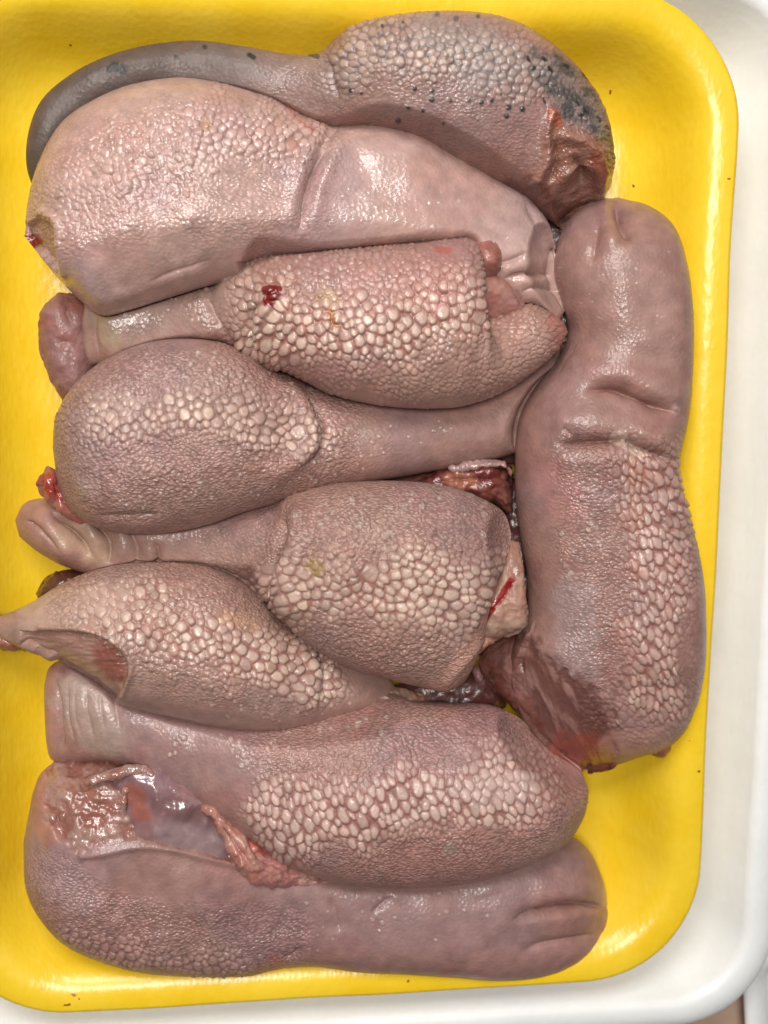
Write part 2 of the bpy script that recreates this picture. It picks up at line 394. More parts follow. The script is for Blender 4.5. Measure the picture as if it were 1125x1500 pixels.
    def poly(s, pts, soft=3.0, rag=2.0):
        P = np.array(pts, float); ins = np.zeros(s.x.shape, bool); best = np.full(s.x.shape, 1e9); n = len(P)
        rx = (fbm(s.x, s.y, 12, s.seed+7)-.5)*2*rag
        for i in range(n):
            a = P[i]; b = P[(i+1) % n]; dx, dy = b-a
            t = np.clip(((s.x-a[0])*dx+(s.y-a[1])*dy)/(dx*dx+dy*dy+1e-9), 0, 1)
            best = np.minimum(best, np.hypot(s.x-a[0]-t*dx, s.y-a[1]-t*dy))
            if dy != 0: ins ^= ((a[1] > s.y) != (b[1] > s.y)) & (s.x < dx*(s.y-a[1])/dy+a[0])
        return sstep(-soft, soft, np.where(ins, best, -best)+rx)
    def papillae(s, zones, dots=(), fields=None, light=(0.58, 0.45, 0.38), groove=(0.38, 0.165, 0.13), strength=1.0):
        """zones: (polyline, half width, radius px, height mm, aspect, angle deg). Later zones win where stronger."""
        SS = 2.0
        x0, y0 = s.x.min()-12, s.y.min()-12; x1, y1 = s.x.max()+12, s.y.max()+12
        nx, ny = int((x1-x0)*SS)+1, int((y1-y0)*SS)+1
        # low resolution parameter fields
        g = 6.0; X, Y = np.meshgrid(np.arange(x0, x1+g, g), np.arange(y0, y1+g, g))
        wob = (fbm(X, Y, 34, s.seed+2)-.5)*2.6
        rad = np.full(X.shape, 2.6); amp = np.zeros(X.shape); asp = np.ones(X.shape); ca = np.ones(X.shape); sa = np.zeros(X.shape)
        zz = []
        for z_ in zones:
            if z_[2] > 6.5: zz.append((z_[0], z_[1]*1.35, 5.0, z_[3]*0.55, z_[4]*1.15, z_[5]))
            zz.append((z_[0], z_[1]*(0.88 if z_[2] > 6.5 else 1.0))+tuple(z_[2:]))
        zz.sort(key=lambda z_: z_[2] > 4.05 and z_[2])
        for (pl, hw, r, hg, ar, an) in zz:
            if r <= 4.05:
                d, t = pdist(s.x, s.y, pl); s.gr = np.maximum(s.gr, min(1.0, hg/0.2)*(1-sstep(hw*.7, hw*1.35, d+(fbm(s.x, s.y, 40, s.seed+2)-.5)*hw*.6))); continue
            d, t = pdist(X, Y, pl); w = 1-sstep(hw*0.25, hw*1.25, d+wob*hw*0.55)
            if an == 'flow':
                a2 = np.zeros(X.shape)
            else:
                a2 = np.full(X.shape, math.radians(an)*2)
            rad = rad*(1-w)+(r*0.47+1.05)*w; amp = amp*(1-w)+hg*w; asp = asp*(1-w)+ar*w
            ca = ca*(1-w)+np.cos(a2)*w; sa = sa*(1-w)+np.sin(a2)*w
        ang = 0.5*np.arctan2(sa, ca)
        occ = np.zeros((ny, nx), bool)
        d1 = np.full((ny, nx), 9.0, np.float32); d2 = np.full((ny, nx), 9.0, np.float32)
        TL = np.zeros((ny, nx), np.float32); hA = np.zeros((ny, nx), np.float32); lv = np.zeros((ny, nx), np.float32)
        area_ = (x1-x0)*(y1-y0)
        seeds = []
        ncand = int(area_/2.4)
        cx = rng.uniform(x0, x1, ncand); cy = rng.uniform(y0, y1, ncand)
        gi = np.clip(((cx-x0)/g).astype(int), 0, X.shape[1]-1); gj = np.clip(((cy-y0)/g).astype(int), 0, X.shape[0]-1)
        cr = rad[gj, gi]*np.exp(rng.normal(0, 0.20, ncand)); cam_ = amp[gj, gi]
        keep = cam_ > 0.012
        cx, cy, cr, cam_, gi, gj = cx[keep], cy[keep], cr[keep], cam_[keep], gi[keep], gj[keep]
        # only near the body
        F_ = s.F; fu = np.clip(((cx-F_[0])/F_[2]).astype(int), 0, F_[3].shape[1]-1); fv = np.clip(((cy-F_[1])/F_[2]).astype(int), 0, F_[3].shape[0]-1)
        keep = F_[3][fv, fu] > -14
        cx, cy, cr, cam_, gi, gj = cx[keep], cy[keep], cr[keep], cam_[keep], gi[keep], gj[keep]
        order = np.argsort(-cr*rng.uniform(0.5, 1.5, len(cr)))
        for k in order:
            ix = int((cx[k]-x0)*SS); iy = int((cy[k]-y0)*SS)
            if occ[iy, ix]: continue
            r = cr[k]; a = asp[gj[k], gi[k]]*math.exp(random.gauss(0, .10)); th = ang[gj[k], gi[k]]+random.gauss(0, .22)
            R_ = int(r*a**.5*2.3*SS)+1
            ya, yb, xa, xb = max(0, iy-R_), min(ny, iy+R_+1), max(0, ix-R_), min(nx, ix+R_+1)
            yy = (np.arange(ya, yb)-iy)[:, None]/SS; xx = (np.arange(xa, xb)-ix)[None, :]/SS
            c_, s_ = math.cos(th), math.sin(th)
            q = np.sqrt(((xx*c_+yy*s_)/(r*a**.5))**2+((-xx*s_+yy*c_)/(r/a**.5))**2).astype(np.float32)
            occ[ya:yb, xa:xb] |= q < 1.46
            tl = ((xx*c_+yy*s_)/(r*a**.5)).astype(np.float32)
            D1 = d1[ya:yb, xa:xb]; D2 = d2[ya:yb, xa:xb]
            nearer = q < D1
            d2[ya:yb, xa:xb] = np.where(nearer, D1, np.minimum(D2, q))
            d1[ya:yb, xa:xb] = np.where(nearer, q, D1)
            hv = cam_[k]*math.exp(random.gauss(0, .22)); lvv = random.gauss(0, 1)
            TL[ya:yb, xa:xb] = np.where(nearer, tl, TL[ya:yb, xa:xb])
            hA[ya:yb, xa:xb] = np.where(nearer, hv, hA[ya:yb, xa:xb]); lv[ya:yb, xa:xb] = np.where(nearer, lvv, lv[ya:yb, xa:xb])
        e = np.clip(d2-d1, 0, 2)
        rim = sstep(0.02, 0.50, e)
        dome = np.clip(1-(d1/1.15)**2, 0, 1)
        mask = (d1 < 8)*1.0
        Hm = 1.12*hA*rim*(0.40+0.62*np.sqrt(np.clip(1-(d1/1.0)**2, 0, 1)))*(1+0.42*np.clip(TL, -1, 1))*mask*(1-sstep(1.0, 1.4, d1))
        Cm = sstep(0.05, 0.40, e)*(1-sstep(0.62, 1.0, d1))*mask
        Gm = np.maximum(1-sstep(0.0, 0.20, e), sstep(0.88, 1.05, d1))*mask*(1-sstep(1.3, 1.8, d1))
        wx_ = s.x+(fbm(s.x, s.y, 8, 3, 2)-.5)*3.4; wy_ = s.y+(fbm(s.x, s.y, 8, 9, 2)-.5)*3.4
        fx = np.clip((wx_-x0)*SS, 0, nx-2.01); fy = np.clip((wy_-y0)*SS, 0, ny-2.01)
        a = fx.astype(int); b = fy.astype(int); fa = fx-a; fb = fy-b
        def smp(G): return (G[b, a]*(1-fa)+G[b, a+1]*fa)*(1-fb)+(G[b+1, a]*(1-fa)+G[b+1, a+1]*fa)*fb
        ui = np.clip((s.x-x0)/g, 0, X.shape[1]-2.01); wi = np.clip((s.y-y0)/g, 0, X.shape[0]-2.01)
        ra = rad[wi.astype(int), ui.astype(int)]; big = sstep(2.6, 5.2, ra)
        H_ = smp(Hm); s.disp += H_*strength
        am = sstep(0.0, 0.15, smp(hA.astype(float)))
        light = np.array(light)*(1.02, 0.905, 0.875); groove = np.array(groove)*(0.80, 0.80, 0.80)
        s.tint(smp(Cm)*(0.05+0.80*big**1.5)*am*(0.30+0.85*fbm(s.x, s.y, 60, s.seed+31)), light)
        lvs = smp(lv*Cm)*big; s.col *= (1+0.10*lvs)[..., None]; s.tint(np.clip(-lvs, 0, 2)*0.16, (0.46, 0.24, 0.21))
        s.tint(smp(Gm)*(0.25+0.65*big)*am*(0.45+1.0*fbm(s.x, s.y, 45, s.seed+21)), groove)  # groove tint: redder tissue plus occlusion darkening put into the colour
        s.gr = s.gr*(1-0.92*sstep(3.0, 4.2, ra)*am)
    def dots(s, pl, hw, n, r=3.6, hg=0.22, c=(0.56, 0.43, 0.37)):
        P = smooth_pts(pl) if len(pl) > 2 else np.array(pl, float)
        for _ in range(n):
            i = random.random()*(len(P)-1); k = int(i); a = P[k]; b = P[min(k+1, len(P)-1)]
            px = a[0]+(b[0]-a[0])*(i-k)+random.uniform(-hw, hw); py = a[1]+(b[1]-a[1])*(i-k)+random.uniform(-hw, hw)
            rr = r*random.uniform(0.6, 1.25)
            m_ = (np.abs(s.x-px) < 3*rr) & (np.abs(s.y-py) < 3*rr)
            if not m_.any(): continue
            d = np.hypot(s.x[m_]-px, s.y[m_]-py)/rr
            s.disp[m_] += hg*(1-sstep(0.5, 1.15, d))*(0.6+.8*random.random())-0.06*np.exp(-((d-1.3)/.3)**2)
            k_ = (1-sstep(0.55, 1.0, d))[:, None]*0.6; s.col[m_] = s.col[m_]*(1-k_)+np.array(c)*k_
    def relief(s, scale, amp, off=0, n=3, mask=1.0, stretch=(1, 1)):
        if scale > 45:
            s.zoff += (fbm(s.x, s.y, scale, s.seed+off, n)-.5)*2*amp*np.sqrt(np.clip(1-s.v**2, 0, 1))[None]; return
        s.disp += (fbm(s.x*stretch[0], s.y*stretch[1], scale, s.seed+off, n)-.5)*2*amp*mask
    def build(s, name, mat, parent, label=None):
        P = s.top
        du = np.gradient(P, axis=0); dv = np.gradient(P, axis=1)
        N = np.cross(dv, du); ln = np.linalg.norm(N, axis=-1, keepdims=True); N = N/np.maximum(ln, 1e-12)
        N = np.where(ln < 1e-10, np.array([0, 0, 1.0]), N)
        N = np.where((N[..., 2:3] < -0.3), -N, N)
        edge = np.ones(P.shape[:2]); nfade = 3
        edge[:, 0] = edge[:, -1] = 0.3
        edge[0, :] = edge[-1, :] = 0
        P = P+N*(s.disp*edge*MM)[..., None]; P[..., 2] += s.zoff*edge*MM
        V = np.concatenate([P, s.bot], axis=1); ns, nc = V.shape[:2]
        cb = np.concatenate([s.col, np.repeat(s.col[:, -1:], s.bot.shape[1], 1)*0+s.col[:, :1]*0.5+s.col[:, s.nt//2:s.nt//2+1]*0.5*np.ones((1, s.bot.shape[1], 1))], axis=1)
        wb = np.concatenate([s.wet, np.full(s.bot.shape[:2], 0.4)], axis=1)
        i = np.arange(ns-1)[:, None]*nc; j = np.arange(nc)[None]; j2 = (j+1) % nc
        Fc = np.stack([i+j, i+nc+j, i+nc+j2, i+j2], -1).reshape(-1, 4)
        V = V.reshape(-1, 3)
        o = mesh_obj(name, V, Fc, mat, parent, np.clip(cb.reshape(-1, 3), 0.003, 0.9), np.clip(wb.reshape(-1), 0, 1), np.concatenate([s.gr, np.zeros(s.bot.shape[:2])], axis=1).reshape(-1))
        if label: o['label'] = label
        return o

SKIN = (0.42, 0.285, 0.25)
def base_colour(b, c=SKIN, c2=None, sc=70, a=0.6):
    n = fbm(b.x, b.y, sc, b.seed+11); n2 = fbm(b.x, b.y, 16, b.seed+13)
    c = np.array(c); c2 = np.array(c2 if c2 is not None else (c[0]*1.05, c[1]*0.82, c[2]*0.82))
    k = (sstep(0.40, 0.66, n)*a)[..., None]
    n3 = fbm(b.x, b.y, 120, b.seed+17, 2); mv = (sstep(0.5, 0.72, n3)*0.55)[..., None]
    b.col = (c*(1-k)+c2*k)*(1+(n2-.5)[..., None]*0.22)*np.array((0.86, 0.71, 0.675))
    b.col = b.col*(1-mv)+b.col*np.array((0.86, 0.92, 1.10))*mv

ST = {}
ST[1] = [(35,345,85,408,22,10),(42,290,118,440,22,14),(58,235,150,462,23,18),(90,180,185,456,23,20),(140,145,220,445,23,21),(200,122,262,432,23,21),(270,114,310,418,23,21),
 (340,126,365,410,22,20),(400,146,415,407,21,19),(455,175,470,405,20,18),(500,187,525,408,20,17),(550,184,575,410,20,17),(610,198,625,415,20,17),(670,228,675,425,19,16),
 (725,260,715,440,19,15),(775,290,745,455,19,14),(803,325,765,468,19,13),(816,370,785,478,19,12),(827,420,805,480,19,11),(830,447,820,474,19,8)]
ST[2] = [(55,292,72,296,11,6),(40,245,78,262,12,8),(43,195,95,225,12,9),(62,148,120,192,12,9),(102,112,150,172,12,9),(155,85,190,155,12,10),(220,67,240,150,12,10),(290,61,300,155,12,10),
 (360,70,360,175,13,11),(420,80,420,195,14,11),(465,80,470,205,16,12),(487,62,502,212,19,14),(512,42,537,220,21,16),(560,28,577,228,22,18),(620,20,617,242,22,19),(690,20,660,260,22,19),
 (750,33,705,277,22,18),(800,62,745,293,21,17),(840,98,775,308,20,16),(870,138,800,320,19,15),(889,183,818,332,18,14),(897,232,830,336,17,12),(893,275,845,328,16,9)]
ST[3] = [(122,440,130,530,13,8),(150,425,162,540,14,9),(200,408,215,545,14,9),(255,400,270,545,15,10),(310,393,322,535,18,11),(352,384,364,528,22,13),(400,375,398,532,27,15),(450,370,436,553,30,16),
 (500,366,482,576,31,17),(550,361,534,590,31,18),(600,356,588,597,31,18),(650,350,640,598,31,18),(684,349,664,597,31,17),(698,362,684,593,30,16),(697,395,704,587,30,15),(692,432,726,578,29,14),(702,464,750,566,28,12),(738,458,776,548,27,11),(772,446,800,528,27,10),(804,457,818,507,26,8),(826,473,831,488,26,6)]
ST[4] = [(77,655,85,715,24,10),(82,612,105,748,24,15),(100,575,135,768,25,18),(130,543,170,778,25,19),(170,518,215,781,25,20),(215,502,262,777,25,20),(265,496,310,766,25,20),(315,500,355,750,25,19),
 (360,515,400,738,24,18),(405,540,440,727,22,16),(450,560,480,716,20,15),(500,572,525,708,19,14),(555,578,575,700,18,14),(615,580,630,690,17,13),(670,575,690,680,16,12),(725,560,740,668,15,11),(775,530,785,650,14,10),(820,500,820,620,13,8)]
ST[5] = [(22,762,28,785,12,5),(35,738,55,805,13,8),(60,730,85,822,13,9),(95,735,130,840,14,9),(150,745,180,850,14,9),(210,745,235,855,14,10),(270,740,290,860,15,10),(330,730,340,872,17,11),
 (380,722,372,882,21,13),(425,716,397,876,25,16),(465,710,422,915,27,18),(515,706,462,950,28,19),(565,704,513,976,28,19),(615,706,563,991,28,19),(662,714,610,1003,28,18),(702,728,652,1010,27,17),(737,750,682,988,27,16),(749,783,668,958,26,13),(741,808,676,925,25,10),(727,830,690,892,25,7)]
ST[6] = [(-22,908,-18,926,20,4),(10,899,12,940,21,6),(45,883,50,955,22,9),(85,858,95,975,23,13),(125,840,135,998,24,16),(170,828,175,1026,25,18),(215,824,225,1040,25,19),(265,825,275,1052,25,19),(310,832,325,1062,25,19),
 (350,850,370,1067,24,18),(385,876,415,1066,23,17),(415,903,455,1060,21,15),(445,928,490,1050,19,13),(475,945,525,1042,17,12),(515,955,555,1032,15,10),(560,970,585,1018,14,7)]
ST[7] = [(65,1005,68,1080,14,6),(72,978,76,1112,15,9),(95,966,108,1114,16,10),(130,972,150,1110,17,12),(180,985,200,1120,18,13),(235,1000,245,1145,19,14),(290,1015,288,1175,20,15),(345,1020,333,1202,22,16),(400,1025,380,1234,24,17),
 (455,1025,430,1264,25,18),(510,1025,485,1284,26,19),(565,1025,545,1292,26,19),(620,1030,610,1293,26,19),(675,1032,675,1287,26,19),(722,1035,735,1272,25,18),(758,1052,785,1252,25,17),(790,1080,825,1228,24,15),(822,1105,850,1195,23,12),(852,1128,860,1160,22,8)]
ST[8] = [(48,1160,34,1235,16,8),(62,1130,40,1300,17,13),(95,1110,65,1345,18,16),(140,1100,105,1380,18,18),(190,1105,160,1404,18,18),(240,1125,225,1418,18,18),(295,1150,300,1423,18,17),(350,1180,365,1421,17,16),
 (400,1210,415,1410,17,15),(450,1235,460,1407,17,15),(510,1245,520,1414,17,15),(580,1248,590,1417,17,15),(650,1248,660,1422,17,15),(720,1242,730,1428,17,15),(782,1232,797,1424,16,14),(832,1225,847,1406,15,13),(864,1247,882,1382,14,11),(883,1290,893,1342,13,8)]
ST[9] = [(862,297,905,289,15,8),(836,318,950,303,16,12),(818,355,982,333,18,15),(814,400,1000,390,20,17),(826,445,1007,450,21,18),(834,490,1008,510,21,18),(816,530,1006,560,21,18),(787,565,1002,605,21,19),(765,605,994,640,22,20),
 (757,645,986,670,22,21),(755,690,990,705,22,21),(757,740,1002,750,22,21),(765,800,1015,800,22,21),(773,850,1023,850,22,21),(772,900,1026,900,22,21),(758,940,1027,950,22,20),(748,985,1022,1000,21,18),(758,1030,1008,1045,20,16),
 (787,1075,985,1080,19,13),(822,1108,940,1101,18,10),(855,1128,895,1122,17,7)]
cfg = {1: dict(apex=0.30, p=2.1, q=1.7, cap=(0.25, 0.4)), 2: dict(apex=-0.1, cap=(0.5, 0.35)), 3: dict(apex=0.0, cap=(0.2, 0.25)), 4: dict(apex=0.05, cap=(0.4, 0.3)), 5: dict(apex=0.0, p=2.6, cap=(0.3, 0.22)),
       6: dict(apex=0.0, cap=(0.35, 0.3)), 7: dict(apex=0.0, p=2.5, cap=(0.2, 0.3)), 8: dict(apex=0.0, p=2.9, cap=(0.35, 0.35)), 9: dict(apex=0.12, p=2.9, cap=(0.35, 0.3))}
STEP = 1.5
B = {}
for k in ST:
    B[k] = Body(ST[k], STEP, seed=k*10, **cfg[k])
for k in B: B[k].F = B[k].field()
print('bodies', time.time()-T0)
left = lambda c, w=34: (lambda x, y: 1-sstep(c-w, c+w, x))
rightof = lambda c, w=34: (lambda x, y: sstep(c-w, c+w, x))
press = [(1, 2, None, 320), (1, 3, left(340)), (3, 1, rightof(335, 50), 190), (4, 3, left(372)), (3, 4, rightof(372)), (4, 5, left(430), 160), (5, 6, rightof(398)), (6, 5, left(398)),
         (6, 7, None, 300), (5, 7, None, 300), (7, 8, None), (9, 4, None), (9, 1, None), (9, 2, None), (9, 7, None), (9, 5, None), (2, 1, None)]
for pr in press:
    if pr[:2] != (2, 1): B[pr[1]].pressed_by(B[pr[0]], pr[2], R=pr[3] if len(pr) > 3 else 105.0)
print('pressed', time.time()-T0)

grp = 'raw tongues packed into the yellow tray'
labels = {
 1: 'glossy pale pink tongue with smooth bulging right half, second from the top',
 2: 'dark grey mottled tongue at the very top with black speckles and thin dark tail',
 3: 'pink tongue with a dark red clot on its pebbled head and notched right end',
 4: 'rounded tongue at middle left whose single row of large pale bumps ends in a ridge',
 5: 'central tongue with cobbled surface, tan cut edge and thin red line at its right',
 6: 'small tongue on the lower left with brown cut hollow and tip touching the picture edge',
 7: 'broad tongue on the lower side with flared pebbled head pointing right over the bottom one',
 8: 'bottom tongue along the tray edge with exposed shiny purple muscle at its left end',
 9: 'long folded tongue standing vertically along the right wall of the tray'}
ROOT = {}
for k in ST:
    p = unproj(np.mean([s[0]+s[2] for s in ST[k]])/2, np.mean([s[1]+s[3] for s in ST[k]])/2, 0.0)
    ROOT[k] = empty('tongue', tuple(p), labels[k], 'tongue', grp)

def lobe(k, name, st, col, mat=None, step=2.0, p=2.2, q=2.0, apex=0., cap=(0.4, 0.4), seed=1, wet=0.6, relief=((10, .3),), feat=None, col2=None, label=None):
    b = Body(st, step, p=p, q=q, apex=apex, cap=cap, seed=seed); b.F = None
    base_colour(b, col, col2, sc=28, a=0.8); b.wet[:] = wet
    for sc, am in relief: b.relief(sc, am, off=int(sc))
    if feat: feat(b)
    return b.build(name, mat or M_RAW, ROOT[k], label)

# ================= tongue 1
b = B[1]; base_colour(b, (0.56, 0.435, 0.395), (0.56, 0.385, 0.35)); b.wet[:] = 0.9
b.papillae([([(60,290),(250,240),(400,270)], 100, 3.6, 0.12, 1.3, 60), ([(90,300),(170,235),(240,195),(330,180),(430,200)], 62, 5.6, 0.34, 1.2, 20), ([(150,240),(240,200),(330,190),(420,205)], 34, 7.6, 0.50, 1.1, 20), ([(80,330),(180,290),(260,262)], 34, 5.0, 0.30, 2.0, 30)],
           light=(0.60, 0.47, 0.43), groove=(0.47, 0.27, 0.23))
b.relief(95, 1.4, 1); b.relief(9, 0.05, 2)
b.bump([(110,355),(250,320),(400,315),(540,315),(660,340)], 26, 1.1)
b.crease([(492,188),(464,240),(447,290),(438,345)], 6, 2.8, lip=.8); b.crease([(500,187),(478,200),(462,232)], 10, 1.4)
b.crease([(405,235),(440,225),(455,200)], 5, 0.5)
b.bump([(500,240),(520,210),(600,225)], 40, 1.4)
b.crease([(735,410),(770,400),(810,405)], 5, 1.6, red=.3); b.crease([(725,388),(752,380),(775,368)], 6, 1.0); b.crease([(760,430),(790,420),(825,430)], 4, 0.8)
b.crease([(765,285),(790,330),(800,380)], 14, 1.0); b.crease([(700,330),(740,350),(775,360)], 12, 0.5)
b.bump([(150,440),(200,425),(280,395)], 12, 0.8); b.crease([(210,415),(260,395),(320,378)], 4, 0.6)
k = b.poly([(36,330),(55,318),(78,330),(88,365),(86,400),(60,372),(30,362)], 3, 3); b.disp -= k*2.0; b.tint(k*.8, (0.40,0.22,0.18)); b.stain([(40,352),(48,358)], 7, (0.20,0.02,0.015), wet=1)
b.bump([(62,308),(85,325),(92,365),(95,400)], 6, 1.3)
b.stain([(300,185)], 10, (0.42,0.25,0.13), 0.7); b.stain([(425,165),(455,190)], 6, (0.50,0.16,0.13), 0.5); b.stain([(430,215)], 10, (0.5,0.2,0.15), 0.4)
b.dots([(120,340),(260,330),(400,330)], 14, 16, 4, .12)
b.dots([(520,300),(620,320),(700,280)], 40, 12, 3, .14)
b.build('body', M_SKIN, ROOT[1])
# ================= tongue 2
b = B[2]; base_colour(b, (0.37, 0.26, 0.225), (0.38, 0.22, 0.19)); b.wet[:] = 0.5
k = b.poly([(770,70),(820,80),(880,150),(900,230),(870,215),(850,190),(810,160),(780,125)], 8, 14); n = fbm(b.x, b.y, 14, 5); dk = k*sstep(.35, .62, n); b.tint(k*.6, (0.15,0.14,0.13)); b.tint(dk*.85, (0.05,0.047,0.047)); darkmask = dk
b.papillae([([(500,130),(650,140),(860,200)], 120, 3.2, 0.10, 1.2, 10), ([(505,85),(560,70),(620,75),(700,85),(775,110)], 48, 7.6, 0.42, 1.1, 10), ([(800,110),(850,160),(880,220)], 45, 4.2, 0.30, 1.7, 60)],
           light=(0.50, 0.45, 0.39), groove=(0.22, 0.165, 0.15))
b.stain([(40,250),(60,160),(150,110),(260,85),(330,95)], 46, (0.20,0.145,0.12), 0.80, soft=.7); b.stain([(330,95),(420,115),(470,130)], 50, (0.27,0.20,0.18), 0.5)
b.stain([(90,200),(60,260)], 30, (0.13,0.10,0.06), .5)
b.stain([(165,98),(178,102)], 9, (0.02,0.022,0.027), 0.8, ns=8); b.stain([(258,83)], 3.5, (0.02,0.02,0.025)); b.stain([(365,80),(372,84)], 3.5, (0.03,0.03,0.03)); b.stain([(300,68)], 4, (0.03,0.03,0.03), .8); b.stain([(455,80),(465,83)], 3, (0.03,0.03,0.03), .8)
for (x, y) in ((515,133),(530,137),(608,130),(633,146),(660,147),(634,133),(598,158),(620,162),(650,180),(687,146),(705,150),(720,148),(745,157),(765,160),(742,170),(583,177),(780,100),(560,40),(590,35),(640,22),(668,28),(700,24)):
    b.stain([(x, y)], random.uniform(2.2, 4.2), (0.03,0.025,0.025), .95, rag=.2); b.bump([(x, y)], 3, .25)
b.stain([(640,50),(700,60),(740,90),(700,105)], 30, (0.30,0.27,0.25), .35, ns=30)
b.tint(darkmask*.18, (0.05,0.048,0.048))
for _ in range(22):
    px, py = random.uniform(770, 890), random.uniform(80, 240); b.stain([(px, py), (px+random.uniform(2, 6), py+random.uniform(3, 8))], random.uniform(1.4, 3), (0.015,0.016,0.02), .9, rag=.3)
b.stain([(880,200),(893,240)], 9, (0.30,0.22,0.07), .5)
b.bump([(510,75),(500,120)], 20, 0.6); b.crease([(484,85),(486,120),(498,150)], 6, 1.5); b.crease([(482,80),(470,95),(455,90)], 5, .7)
k = b.poly([(800,160),(830,185),(860,195),(890,210),(895,280),(850,320),(815,330),(790,290),(760,270),(790,235),(798,190)], 5, 4)
b.tint(k, (0.27,0.115,0.08)); n = fbm(b.x*.6+b.y, b.y*.5-b.x*.2, 10, 9); b.tint(k*sstep(.45, .7, n)*.6, (0.40,0.22,0.175)); b.disp += k*(n-.5)*1.0; b.wet += k*.3
b.bump([(808,165),(800,195),(802,230),(790,262)], 7, 1.6); b.crease([(815,200),(818,240),(800,275)], 8, 2.2); b.bump([(830,200),(865,215),(880,250),(875,285)], 8, 1.8); b.crease([(835,225),(855,245),(850,285)], 10, 2.4)
b.stain([(750,275),(790,290),(830,325)], 20, (0.12,0.035,0.02), .8, ns=12); b.stain([(868,225),(885,260)], 7, (0.30,0.07,0.03), .6); b.stain([(808,165),(815,180)], 8, (0.42,0.10,0.05), .7)
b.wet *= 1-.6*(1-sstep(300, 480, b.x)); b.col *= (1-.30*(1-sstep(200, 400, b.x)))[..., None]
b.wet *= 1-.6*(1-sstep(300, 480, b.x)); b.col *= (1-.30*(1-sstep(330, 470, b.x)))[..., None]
b.relief(80, 1.0, 3)
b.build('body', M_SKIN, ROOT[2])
# ================= tongue 3
b = B[3]; base_colour(b, (0.43, 0.30, 0.255), (0.45, 0.265, 0.235)); b.wet[:] = 0.6
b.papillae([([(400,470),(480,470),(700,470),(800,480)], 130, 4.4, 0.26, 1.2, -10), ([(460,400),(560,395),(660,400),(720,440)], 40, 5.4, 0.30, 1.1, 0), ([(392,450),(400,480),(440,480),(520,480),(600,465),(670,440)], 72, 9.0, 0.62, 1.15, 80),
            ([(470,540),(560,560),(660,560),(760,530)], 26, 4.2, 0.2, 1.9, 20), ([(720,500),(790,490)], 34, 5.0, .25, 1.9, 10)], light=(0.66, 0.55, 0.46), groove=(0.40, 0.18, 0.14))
b.relief(85, 1.2, 3)
b.crease([(300,425),(312,460),(335,500)], 8, 1.5); b.stain([(125,445),(200,440),(300,430)], 70, (0.36,0.245,0.21), .7, soft=.8)
b.ridge([(385,432),(368,465),(368,500),(385,530)], (1,0), 1.9, 16, 2.4)
b.bump([(130,450),(126,490),(135,530)], 5, 1.0); b.crease([(142,450),(138,490),(148,530)], 4, .8); b.stain([(150,470),(165,500)], 14, (0.42,0.31,0.17), .5)
b.stain([(820,470),(828,490)], 20, (0.42,0.18,0.14), .8)
b.stain([(395,427),(408,427),(399,443)], 7.5, (0.17,0.010,0.008), 1, rag=.3, soft=.15, wet=1, ns=8); b.stain([(400,446)], 4, (0.22,0.01,0.01), .9)
b.stain([(640,365),(656,367)], 5, (0.40,0.07,0.05), .6, wet=1, ns=8); b.stain([(484,460),(490,478)], 7, (0.36,0.13,0.03), .75, ns=9, wet=1); b.stain([(480,435)], 14, (0.42,0.27,0.13), .5)
b.stain([(540,410),(640,410)], 40, (0.52,0.22,0.19), .30)
b.stain([(560,395),(480,400)], 26, (0.5,0.3,0.26), .1, wet=1)
b.dots([(320,400),(420,388),(520,380)], 14, 18, 4)
b.dots([(140,470),(220,460),(290,440)], 24, 16, 3, .14)
b.build('body', M_SKIN, ROOT[3])
lobe(3, 'cut_muscle', [(700,352,720,350,32,3),(692,366,730,362,32,5),(690,384,734,380,32,6),(690,400,732,396,31,5),(696,414,724,412,29,3)], (0.38,0.20,0.165), M_RAW, step=1.7, relief=((14,.6),), wet=.5, seed=32)
lobe(3, 'cut_face', [(686,396,736,398,29,3),(682,415,744,414,30,4),(680,440,758,434,30,4),(688,462,768,452,29,4),(706,476,762,468,28,3)], (0.40,0.225,0.185), M_RAW, step=1.7, p=5, relief=((26,.8),(8,.25)), wet=.35, seed=33, label='hollow brownish pink cut end')
lobe(3, 'folded_tip', [(86,428,118,432,9,4),(62,452,135,455,10,7),(57,490,140,495,10,8),(66,535,142,530,10,8),(82,570,138,565,10,7),(98,596,125,590,10,4)], (0.30,0.175,0.165), M_SKIN, seed=31, relief=((30,.9),(12,.25)), wet=.25,
     feat=lambda b: (b.crease([(78,505),(100,500),(125,512)], 4, .5), b.crease([(105,440),(98,455),(110,480)], 7, .8)))
# ================= tongue 4
b = B[4]; base_colour(b, (0.40, 0.285, 0.25), (0.41, 0.26, 0.235)); b.wet[:] = 0.45
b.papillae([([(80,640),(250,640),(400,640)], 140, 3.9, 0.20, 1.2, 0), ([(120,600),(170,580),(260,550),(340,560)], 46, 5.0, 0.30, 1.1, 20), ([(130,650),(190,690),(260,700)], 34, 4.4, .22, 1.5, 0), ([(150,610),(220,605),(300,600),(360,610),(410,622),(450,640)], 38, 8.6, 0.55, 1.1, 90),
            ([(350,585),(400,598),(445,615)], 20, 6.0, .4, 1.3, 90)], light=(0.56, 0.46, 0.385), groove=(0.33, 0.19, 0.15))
b.relief(90, 1.4, 3)
b.ridge([(440,575),(466,605),(474,640),(460,670),(425,690)], (-1,-.1), 1.9, 16, 2.4); b.bump([(440,600),(458,640),(435,668)], 14, .9)
b.dots([(150,720),(260,700),(400,690),(500,680)], 36, 60, 3, .16); b.dots([(480,620),(560,640),(680,640)], 30, 20, 3, .15)
b.dots([(200,530),(330,540),(450,585)], 20, 26, 3.2, .16)
